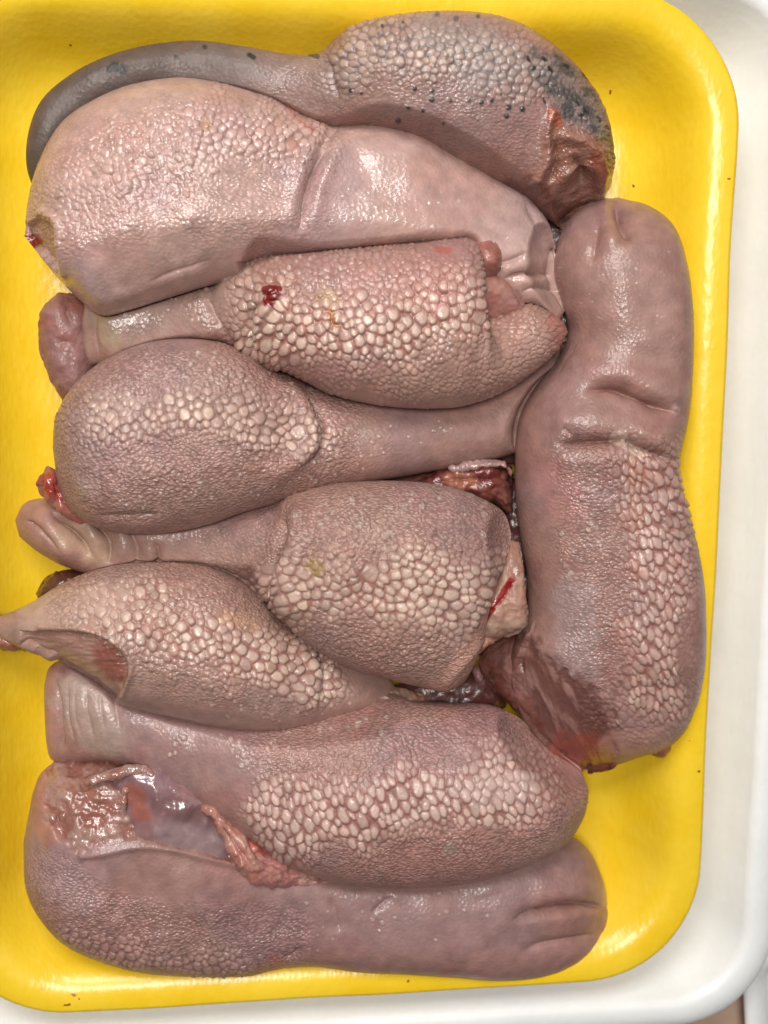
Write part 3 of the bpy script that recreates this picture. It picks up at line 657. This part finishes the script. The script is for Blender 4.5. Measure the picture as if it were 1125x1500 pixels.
b.stain([(380,690),(410,680)], 20, (0.45,0.22,0.18), .4); b.stain([(140,600),(170,590)], 22, (0.5,0.36,0.30), .3, wet=1); b.stain([(130,715)], 16, (0.42,0.3,0.27), .3, wet=1)
b.stain([(110,770),(200,780),(260,770)], 14, (0.34,0.18,0.15), .5)
b.crease([(130,755),(190,757),(245,752)], 5, .8)
b.build('body', M_SKIN, ROOT[4])
red_f = lambda b: (b.stain([(70,705),(85,720)], 12, (0.34,0.03,0.02), .7, ns=8, wet=1), b.crease([(75,700),(90,730),(118,752)], 4, 1.0))
lobe(4, 'torn_membrane', [(70,682,86,690,22,3),(58,704,90,708,22,5),(64,728,104,722,21,5),(86,748,118,738,20,5),(112,765,136,755,19,4),(136,776,150,770,18,2)], (0.40,0.17,0.14), M_GLOSS, step=1.8, relief=((14,1.0),(6,.4)), wet=.8, feat=red_f, seed=41)
# ================= tongue 5
b = B[5]; base_colour(b, (0.40, 0.285, 0.245), (0.40, 0.25, 0.215)); b.wet[:] = 0.3
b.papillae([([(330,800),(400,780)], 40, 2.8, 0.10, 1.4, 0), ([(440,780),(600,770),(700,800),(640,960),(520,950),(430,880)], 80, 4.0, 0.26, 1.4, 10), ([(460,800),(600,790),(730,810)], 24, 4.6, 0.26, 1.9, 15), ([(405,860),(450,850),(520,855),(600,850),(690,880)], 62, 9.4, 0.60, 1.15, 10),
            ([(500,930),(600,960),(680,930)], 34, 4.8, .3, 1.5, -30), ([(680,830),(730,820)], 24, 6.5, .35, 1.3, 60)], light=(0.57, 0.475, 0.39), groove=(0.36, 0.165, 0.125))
b.relief(85, 1.2, 3)
b.dots([(440,760),(540,740),(660,745),(720,770)], 30, 34, 5, .20, (0.44,0.33,0.28)); b.dots([(420,800),(480,780),(560,790)], 18, 14, 4.5, .2, (0.44,0.33,0.28))
b.ridge([(420,752),(414,790),(400,830),(394,880)], (1,.1), 2.2, 18, 3.0); b.bump([(408,850),(430,890)], 14, .8)
b.crease([(225,790),(232,810),(228,840)], 5, 1.2); b.crease([(70,745),(105,775),(140,820)], 8, 3.0, lip=.8, red=.3); b.crease([(130,755),(158,790),(160,830)], 7, 2.2, lip=.8); b.crease([(35,760),(60,775),(95,810)], 7, 1.4); b.crease([(180,765),(200,800),(196,840)], 9, 1.0); b.bump([(60,770),(90,800)], 18, 1.2)
b.stain([(40,770),(80,800),(120,820)], 34, (0.34,0.17,0.13), .6); b.stain([(100,780),(150,810)], 20, (0.46,0.34,0.22), .4)
b.stain([(300,800),(380,820)], 60, (0.37,0.23,0.20), .4)
b.stain([(458,828),(464,832)], 10, (0.27,0.17,0.05), .7); b.stain([(630,705),(700,712)], 18, (0.43,0.28,0.24), .4)
b.stain([(650,1000),(690,960),(720,925)], 16, (0.50,0.27,0.21), .7, ns=8)
b.bump([(655,1000),(690,960),(715,930)], 6, .8)
b.build('body', M_SKIN, ROOT[5])
def cf(b):
    b.stain([(757,838),(738,870),(716,895),(698,925)], 5.5, (0.28,0.010,0.010), 1, rag=.35, soft=.25, wet=1, ns=10)
    b.stain([(752,800),(752,835)], 12, (0.30,0.15,0.11), .9)
    b.crease([(757,845),(738,875),(716,900),(700,925)], 4, .8)
lobe(5, 'cut_face', [(748,792,760,794,26,3),(738,815,764,820,27,4),(722,845,767,848,28,5),(704,875,770,878,29,6),(690,905,772,898,29,6),(688,930,767,918,28,5),(698,944,738,932,26,3)], (0.45,0.345,0.27), M_RAW, step=1.7, p=4.0, relief=((18,.9),(7,.3)), wet=.3, feat=cf, seed=51, col2=(0.44,0.27,0.21), label='tan fatty cut edge with a thin red blood line')
lobe(5, 'dark_muscle_and_fill', [(735,700,775,700,6,3),(725,760,785,760,8,5),(720,830,790,830,8,5),(715,900,790,900,8,5),(700,960,770,960,7,3)], (0.10,0.04,0.035), M_RAW, relief=((18,.9),), wet=.6, seed=55)  # dark lobe added low so the gap to the right tongue looks shaded
lobe(5, 'torn_edge', [(640,1004,655,1010,25,3),(668,975,685,985,26,4),(686,945,703,955,27,5),(700,925,722,940,27,5),(715,920,735,930,26,3)], (0.50,0.30,0.23), M_RAW, step=1.8, relief=((12,.9),(5,.4)), wet=.4, seed=52)
def gore(b):
    b.stain([(700,690),(722,705)], 12, (0.14,0.02,0.015), .8, wet=1); b.stain([(660,700),(690,705)], 12, (0.42,0.16,0.10), .6, wet=1); b.crease([(630,705),(690,700),(735,705)], 5, 1.6)
lobe(5, 'torn_membrane', [(608,706,614,714,17,3),(640,690,645,722,18,6),(680,678,680,728,19,7),(715,674,720,735,19,7),(738,684,744,752,16,6),(750,705,752,748,13,3)], (0.25,0.105,0.085), M_RAW, step=1.8, relief=((22,1.8),(9,.7)), wet=.6, feat=gore, seed=53, col2=(0.16,0.04,0.035))
lobe(5, 'white_sinew', [(655,684,658,690,22,2),(685,676,688,686,23,3),(712,673,713,684,23,3),(738,676,742,688,22,3),(746,690,748,700,20,2)], (0.46,0.36,0.32), M_GLOSS, step=1.8, relief=((14,1.2),(6,.5)), wet=.7, seed=54)
# ================= tongue 6
b = B[6]; base_colour(b, (0.41, 0.30, 0.26), (0.43, 0.275, 0.24)); b.wet[:] = 0.55
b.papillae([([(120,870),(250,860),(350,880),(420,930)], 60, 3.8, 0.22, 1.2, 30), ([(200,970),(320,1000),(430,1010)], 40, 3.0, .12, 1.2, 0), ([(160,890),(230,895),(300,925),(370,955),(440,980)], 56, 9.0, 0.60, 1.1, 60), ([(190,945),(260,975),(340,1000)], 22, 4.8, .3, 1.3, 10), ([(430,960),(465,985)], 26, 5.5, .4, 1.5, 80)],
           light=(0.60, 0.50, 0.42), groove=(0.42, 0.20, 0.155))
b.relief(80, 1.1, 3)
b.stain([(60,895),(110,890),(160,880)], 34, (0.52,0.35,0.29), .6)
k = b.poly([(30,925),(60,925),(100,925),(140,930),(172,948),(188,975),(178,1015),(165,1030),(120,1000),(70,965),(30,945)], 3, 3)
b.disp -= k*2.4; b.tint(k*.95, (0.34,0.185,0.145)); n = fbm(b.x*.5, b.y*1.6, 12, 9); b.tint(k*sstep(.45,.7,n)*.4, (0.42,0.27,0.22)); b.stain([(150,965),(165,985)], 21, (0.24,0.075,0.055), .85, wet=1, ns=12); b.disp += k*(n-.5)*.8
b.bump([(60,918),(110,920),(150,928),(182,950),(192,980),(178,1018)], 5, 1.0)
b.stain([(215,920),(240,930),(260,960)], 12, (0.45,0.2,0.15), .3); b.stain([(330,905),(370,915)], 12, (0.50,0.29,0.18), .5); b.stain([(396,977)], 5, (0.3,0.17,0.08), .7)
b.ridge([(462,945),(476,985),(466,1030)], (-1,0), 1.2, 16, 1.4)
b.dots([(300,1030),(400,1035),(500,1015)], 22, 30, 3, .13)
b.build('body', M_SKIN, ROOT[6])
lobe(6, 'torn_end', [(-30,905,-26,935,17,3),(-5,900,0,948,18,5),(20,912,30,952,18,5),(45,925,50,950,18,3)], (0.34,0.17,0.12), M_RAW, relief=((12,1.0),(5,.4)), wet=.6, seed=61)
lobe(6, 'dark_muscle_and_fill', [(52,870,60,880,12,3),(66,846,82,880,13,5),(92,836,112,868,13,6),(120,834,150,860,12,5),(150,838,170,856,11,3)], (0.10,0.035,0.025), M_RAW, relief=((14,.9),(6,.4)), wet=.7, seed=62)
lobe(5, 'gap_fill', [(560,702,560,716,9,3),(620,690,620,725,10,5),(700,680,700,735,10,5),(750,680,750,745,9,4)], (0.20,0.09,0.075), M_RAW, relief=((18,.9),), wet=.6, seed=56)  # filler added below the membrane to darken a gap showing tray floor
lobe(6, 'fat_lump', [(548,1014,552,1030,14,3),(562,1006,566,1040,15,4),(585,1008,588,1042,15,5),(605,1012,606,1040,15,4),(622,1018,622,1032,14,3)], (0.44,0.33,0.25), M_RAW, relief=((9,1.0),), wet=.4, seed=63)
# ================= tongue 7
b = B[7]; base_colour(b, (0.41, 0.28, 0.25), (0.42, 0.245, 0.22)); b.wet[:] = 0.4
b.papillae([([(420,1100),(600,1080),(740,1080)], 60, 3.8, 0.24, 1.9, -25), ([(430,1220),(560,1260),(720,1255),(820,1215)], 40, 4.0, 0.22, 1.9, 10), ([(420,1150),(470,1120),(540,1130)], 34, 4.4, .34, 2.4, -35), ([(700,1090),(770,1100),(800,1150)], 40, 6.2, .36, 1.6, 80), ([(410,1195),(480,1195),(560,1175),(640,1170),(740,1160)], 60, 9.6, 0.60, 1.5, 70),
            ([(810,1180),(845,1160)], 26, 4.4, .3, 1.3, 0), ([(520,1215),(640,1215)], 20, 5.6, .4, 1.6, 90)], light=(0.62, 0.51, 0.445), groove=(0.40, 0.185, 0.155))
b.relief(85, 1.2, 3)
b.dots([(210,1070),(330,1090),(420,1080)], 36, 36, 4, .22); b.dots([(460,1060),(560,1060)], 14, 10, 5, .2)
for q, (dx, am) in enumerate(((0,1.0),(11,.5),(27,.8),(46,.45),(66,.6))): b.crease([(100+dx, 996+q*5), (98+dx*1.1, 1045), (112+dx, 1098-q*4)], 5+q*.6, am)
b.crease([(80,985),(86,1050),(92,1110)], 6, 1.6); b.stain([(68,1000),(72,1110)], 16, (0.40,0.20,0.17), .7); b.stain([(110,1020),(150,1080)], 34, (0.42,0.32,0.26), .6)
b.bump([(440,1200),(600,1190),(780,1160)], 60, 1.2); b.stain([(700,1160),(760,1150)], 22, (0.58,0.42,0.38), .5); b.stain([(750,1045),(800,1090),(850,1130)], 9, (0.42,0.22,0.18), .7)
b.stain([(400,1100),(500,1110)], 40, (0.40,0.22,0.19), .35); b.stain([(660,1240)], 10, (0.3,0.25,0.2), .5)
b.build('body', M_SKIN, ROOT[7])
# ================= tongue 8
b = B[8]; base_colour(b, (0.37, 0.25, 0.225), (0.37, 0.215, 0.195)); b.wet[:] = 0.4
b.papillae([([(60,1300),(150,1370),(300,1390),(400,1390)], 60, 3.6, 0.20, 1.7, 15), ([(95,1365),(170,1390),(260,1405),(350,1405)], 26, 6.0, 0.5, 1.3, 10)], light=(0.52, 0.40, 0.36), groove=(0.32, 0.16, 0.14))
b.relief(95, 1.7, 3)
b.stain([(70,1200),(60,1260),(120,1300)], 40, (0.42,0.27,0.27), .5); b.stain([(60,1150),(70,1210)], 26, (0.44,0.20,0.14), .8)
k = b.poly([(70,1120),(130,1105),(220,1110),(310,1165),(350,1230),(340,1262),(260,1240),(180,1225),(110,1250),(60,1200)], 5, 5)
b.disp -= k*1.2; b.tint(k*.9, (0.30,0.12,0.09)); n = fbm(b.x*.7, b.y*.7, 14, 9); b.tint(k*sstep(.48,.66,n)*.55, (0.44,0.29,0.25)); b.disp += k*(n-.5)*3.2; b.wet = np.maximum(b.wet, k)
b.bump([(120,1255),(220,1240),(330,1262),(420,1278)], 6, .9)
b.crease([(485,1310),(492,1345),(500,1370)], 12, 1.0); b.crease([(540,1345),(560,1325),(580,1310)], 8, .8); b.crease([(745,1352),(780,1338),(820,1330),(860,1327),(900,1330)], 6, 3.4, lip=.2); b.bump([(800,1300),(860,1298)], 20, .8); b.crease([(760,1396),(800,1384),(850,1376),(895,1366)], 9, 1.4, lip=.1)
b.crease([(680,1330),(760,1300)], 20, .4)
b.stain([(700,1415),(850,1400),(885,1370)], 20, (0.36,0.19,0.17), .6); b.stain([(650,1424),(668,1425)], 6, (0.30,0.10,0.08), .5)
b.crease([(412,1405),(430,1400),(440,1385)], 5, 1.0); b.stain([(400,1408),(412,1412)], 8, (0.38,0.15,0.12), .6)
b.dots([(380,1380),(520,1350),(640,1340),(760,1390)], 36, 30, 3.2, .14, (0.42,0.31,0.27))
b.build('body', M_SKIN, ROOT[8])
def mus(b):
    b.stain([(195,1165),(205,1190)], 16, (0.32,0.10,0.065), .8, wet=1); b.stain([(250,1225),(310,1235)], 24, (0.34,0.26,0.27), .5, wet=1); b.stain([(230,1180),(300,1200)], 14, (0.15,0.08,0.085), .5)
lobe(8, 'muscle', [(165,1135,176,1214,28.5,3),(186,1124,185,1232,30,4),(225,1124,215,1243,30.5,5),(262,1142,250,1252,30.5,5),(300,1170,285,1260,29.5,4.5),(328,1200,315,1266,28,4),(350,1232,340,1268,26,3)], (0.30,0.185,0.195), M_GLOSS, step=1.8, p=3.2, relief=((44,1.5),(14,.25)), wet=.9, feat=mus, seed=81, col2=(0.33,0.225,0.235), label='shiny purple muscle bulge under a clear membrane')
for i, st in enumerate(([(120,1140,126,1150,30,2),(160,1128,160,1142,31,2.2),(200,1120,198,1134,31,2.2),(235,1130,230,1140,31,2)],
                        [(180,1150,190,1152,31,2),(176,1180,186,1182,31.5,2),(178,1205,190,1208,31,2),(190,1218,200,1216,30,1.4)],
                        [(70,1190,80,1186,28,2),(85,1215,92,1205,29,2.2),(130,1222,130,1210,30,2.2),(180,1215,178,1205,30,2),(230,1232,228,1222,29,1.6)],
                        [(100,1170,108,1176,29,2),(90,1190,100,1196,29,2),(88,1206,98,1206,29,1.6)])):
    lobe(8, 'sinew', st, (0.46,0.33,0.29), M_GLOSS, step=1.5, relief=((16,.9),(6,.5)), wet=1, seed=82+i, col2=(0.36,0.18,0.15))
def flap(b):
    b.crease([(320,1200),(345,1240),(375,1275)], 5, 1.4); b.crease([(360,1225),(380,1255),(420,1275)], 5, 1.2); b.stain([(370,1235),(385,1245)], 8, (0.45,0.07,0.05), .7, wet=1)
lobe(8, 'pink_flap', [(288,1166,284,1174,30,2),(318,1180,308,1196,31,4),(345,1205,325,1228,31,5),(370,1225,342,1262,31,6),(400,1248,362,1288,30,6),(440,1268,410,1296,28,5),(480,1284,462,1297,26,3),(500,1290,492,1298,25,1.5)], (0.48,0.24,0.20), M_RAW, step=1.7, relief=((20,1.2),(8,.6)), wet=.8, feat=flap, seed=88, col2=(0.52,0.34,0.28), label='torn pink flesh flap between the two lowest tongues')
# ================= tongue 9
b = B[9]; base_colour(b, (0.38, 0.255, 0.225), (0.38, 0.225, 0.20)); b.wet[:] = 0.42
b.papillae([([(860,680),(870,800),(880,960)], 56, 3.0, 0.15, 1.7, 0), ([(915,660),(935,720),(930,800),(925,900),(930,1000),(900,1040)], 36, 5.0, .34, 1.4, 30), ([(940,690),(965,760),(965,850),(960,930),(955,1010)], 56, 8.4, 0.66, 1.8, 75), ([(1005,850),(1012,960)], 14, 5, .2, 1.6, 90), ([(870,1050),(930,1060)], 26, 4.4, .3, 1.3, 20)],
           light=(0.60, 0.47, 0.41), groove=(0.40, 0.17, 0.135))
b.relief(95, 1.7, 3)
b.dots([(840,700),(850,800),(850,880)], 34, 34, 4, .18, (0.46,0.35,0.31)); b.dots([(850,420),(900,480),(860,540)], 50, 30, 2.2, .08, (0.42,0.31,0.27)); b.dots([(930,340),(960,420),(960,520)], 30, 14, 2.0, .08, (0.42,0.31,0.27))
b.crease([(812,652),(850,648),(900,645),(918,640)], 6, 4.2, lip=.1, red=.2); b.bump([(830,620),(900,618),(960,640)], 22, 1.8); b.bump([(830,675),(900,672)], 16, 1.0); b.crease([(905,640),(940,655),(995,678)], 6, 3.6, lip=.1)
b.crease([(850,573),(900,570),(950,590),(1000,608)], 6, 3.8, lip=.1, red=.3); b.bump([(850,545),(920,545),(985,575)], 20, 1.4); b.crease([(825,625),(840,640)], 5, .8)
b.crease([(900,292),(908,325),(925,360)], 9, 2.0, lip=.5); b.crease([(880,320),(872,355),(868,390)], 12, 1.0); b.bump([(885,300),(895,350)], 12, 1.0)
b.bump([(988,600)], 7, .8); b.stain([(988,600)], 7, (0.52,0.34,0.3), .6, wet=1)
b.bump([(905,640),(915,650)], 7, 1.2); b.stain([(905,640),(935,660)], 9, (0.56,0.42,0.34), .6)
b.stain([(810,700),(835,740)], 30, (0.46,0.20,0.18), .45, wet=.8); b.stain([(840,880),(850,980)], 34, (0.36,0.28,0.28), .45)
for (x, y, w) in ((985,815,6),(940,690,14),(920,760,12),(925,830,10),(975,880,8)): b.stain([(x, y), (x+4, y+8)], w, (0.42,0.15,0.10), .28, soft=.8)
b.stain([(925,680),(935,760)], 7, (0.40,0.20,0.11), .25, soft=.9)
k = b.poly([(735,930),(780,925),(800,970),(860,1000),(900,1050),(905,1085),(900,1130),(820,1140),(730,1050)], 12, 14)
b.tint(k, (0.15,0.06,0.048)); n = fbm(b.x*1.5-b.y*.8, b.y*.35+b.x*.4, 16, 9); b.tint(k*sstep(.42,.75,n)*.6, (0.36,0.20,0.165)); b.disp += k*(n-.5)*1.0-k*1.0; b.wet = b.wet*(1-k)+.6*k
b.stain([(880,1105),(830,1105)], 26, (0.34,0.07,0.05), .7, ns=12); 
b.stain([(900,1095),(960,1085)], 20, (0.46,0.25,0.2), .6)
b.build('body', M_SKIN, ROOT[9])
lobe(9, 'dark_muscle_and_fill', [(700,968,706,990,12,4),(722,940,722,1012,14,8),(750,925,748,1032,16,10),(785,930,770,1056,18,11),(815,955,795,1080,18,11),(845,990,820,1102,18,10),(865,1040,845,1112,17,7)], (0.17,0.06,0.045), M_RAW, relief=((22,1.2),(8,.5)), wet=.5, seed=91, col2=(0.26,0.12,0.09),
     feat=lambda b: (b.crease([(770,940),(800,1000),(830,1080)], 6, 1.2), b.stain([(745,960),(760,1000)], 22, (0.25,0.13,0.12), .5)), label='dark brown cut muscle at the lower end')
lobe(9, 'gap_fill', [(800,262,850,300,6,3),(780,330,850,340,8,5),(785,420,870,420,8,5),(770,520,860,520,8,5),(720,600,800,600,8,5),(725,680,800,680,7,3)], (0.10,0.045,0.038), M_RAW, relief=((18,.9),), wet=.4, seed=95)  # dark filler added low, stands in for shade in the left gap
lobe(9, 'sinew', [(690,978,700,974,16,3),(694,992,706,988,17,3),(700,1002,708,998,16,2)], (0.40,0.28,0.26), M_GLOSS, relief=((6,.4),), wet=.9, seed=92)
lobe(9, 'torn_nub', [(942,1078,948,1098,18,3),(955,1072,958,1108,19,5),(972,1070,974,1104,19,5),(986,1074,988,1090,18,3)], (0.36,0.16,0.12), M_RAW, relief=((10,.8),), wet=.6, seed=93)
lobe(7, 'dark_muscle_and_fill', [(540,1015,545,1040,7,3),(590,1000,590,1050,8,5),(640,990,640,1050,8,5),(680,985,680,1045,8,6),(715,985,718,1045,8,5),(740,1000,742,1035,7,3)], (0.12,0.05,0.045), M_RAW, relief=((18,.9),), wet=.7, seed=94)  # low dark flesh, extended as filler to darken the gap over tray floor

tris = sum(sum(len(p.vertices)-2 for p in o.data.polygons) if len(o.data.polygons) < 3000 else 2*len(o.data.polygons) for o in bpy.data.objects if o.type == 'MESH')
print('triangles', tris, 'time', time.time()-T0)
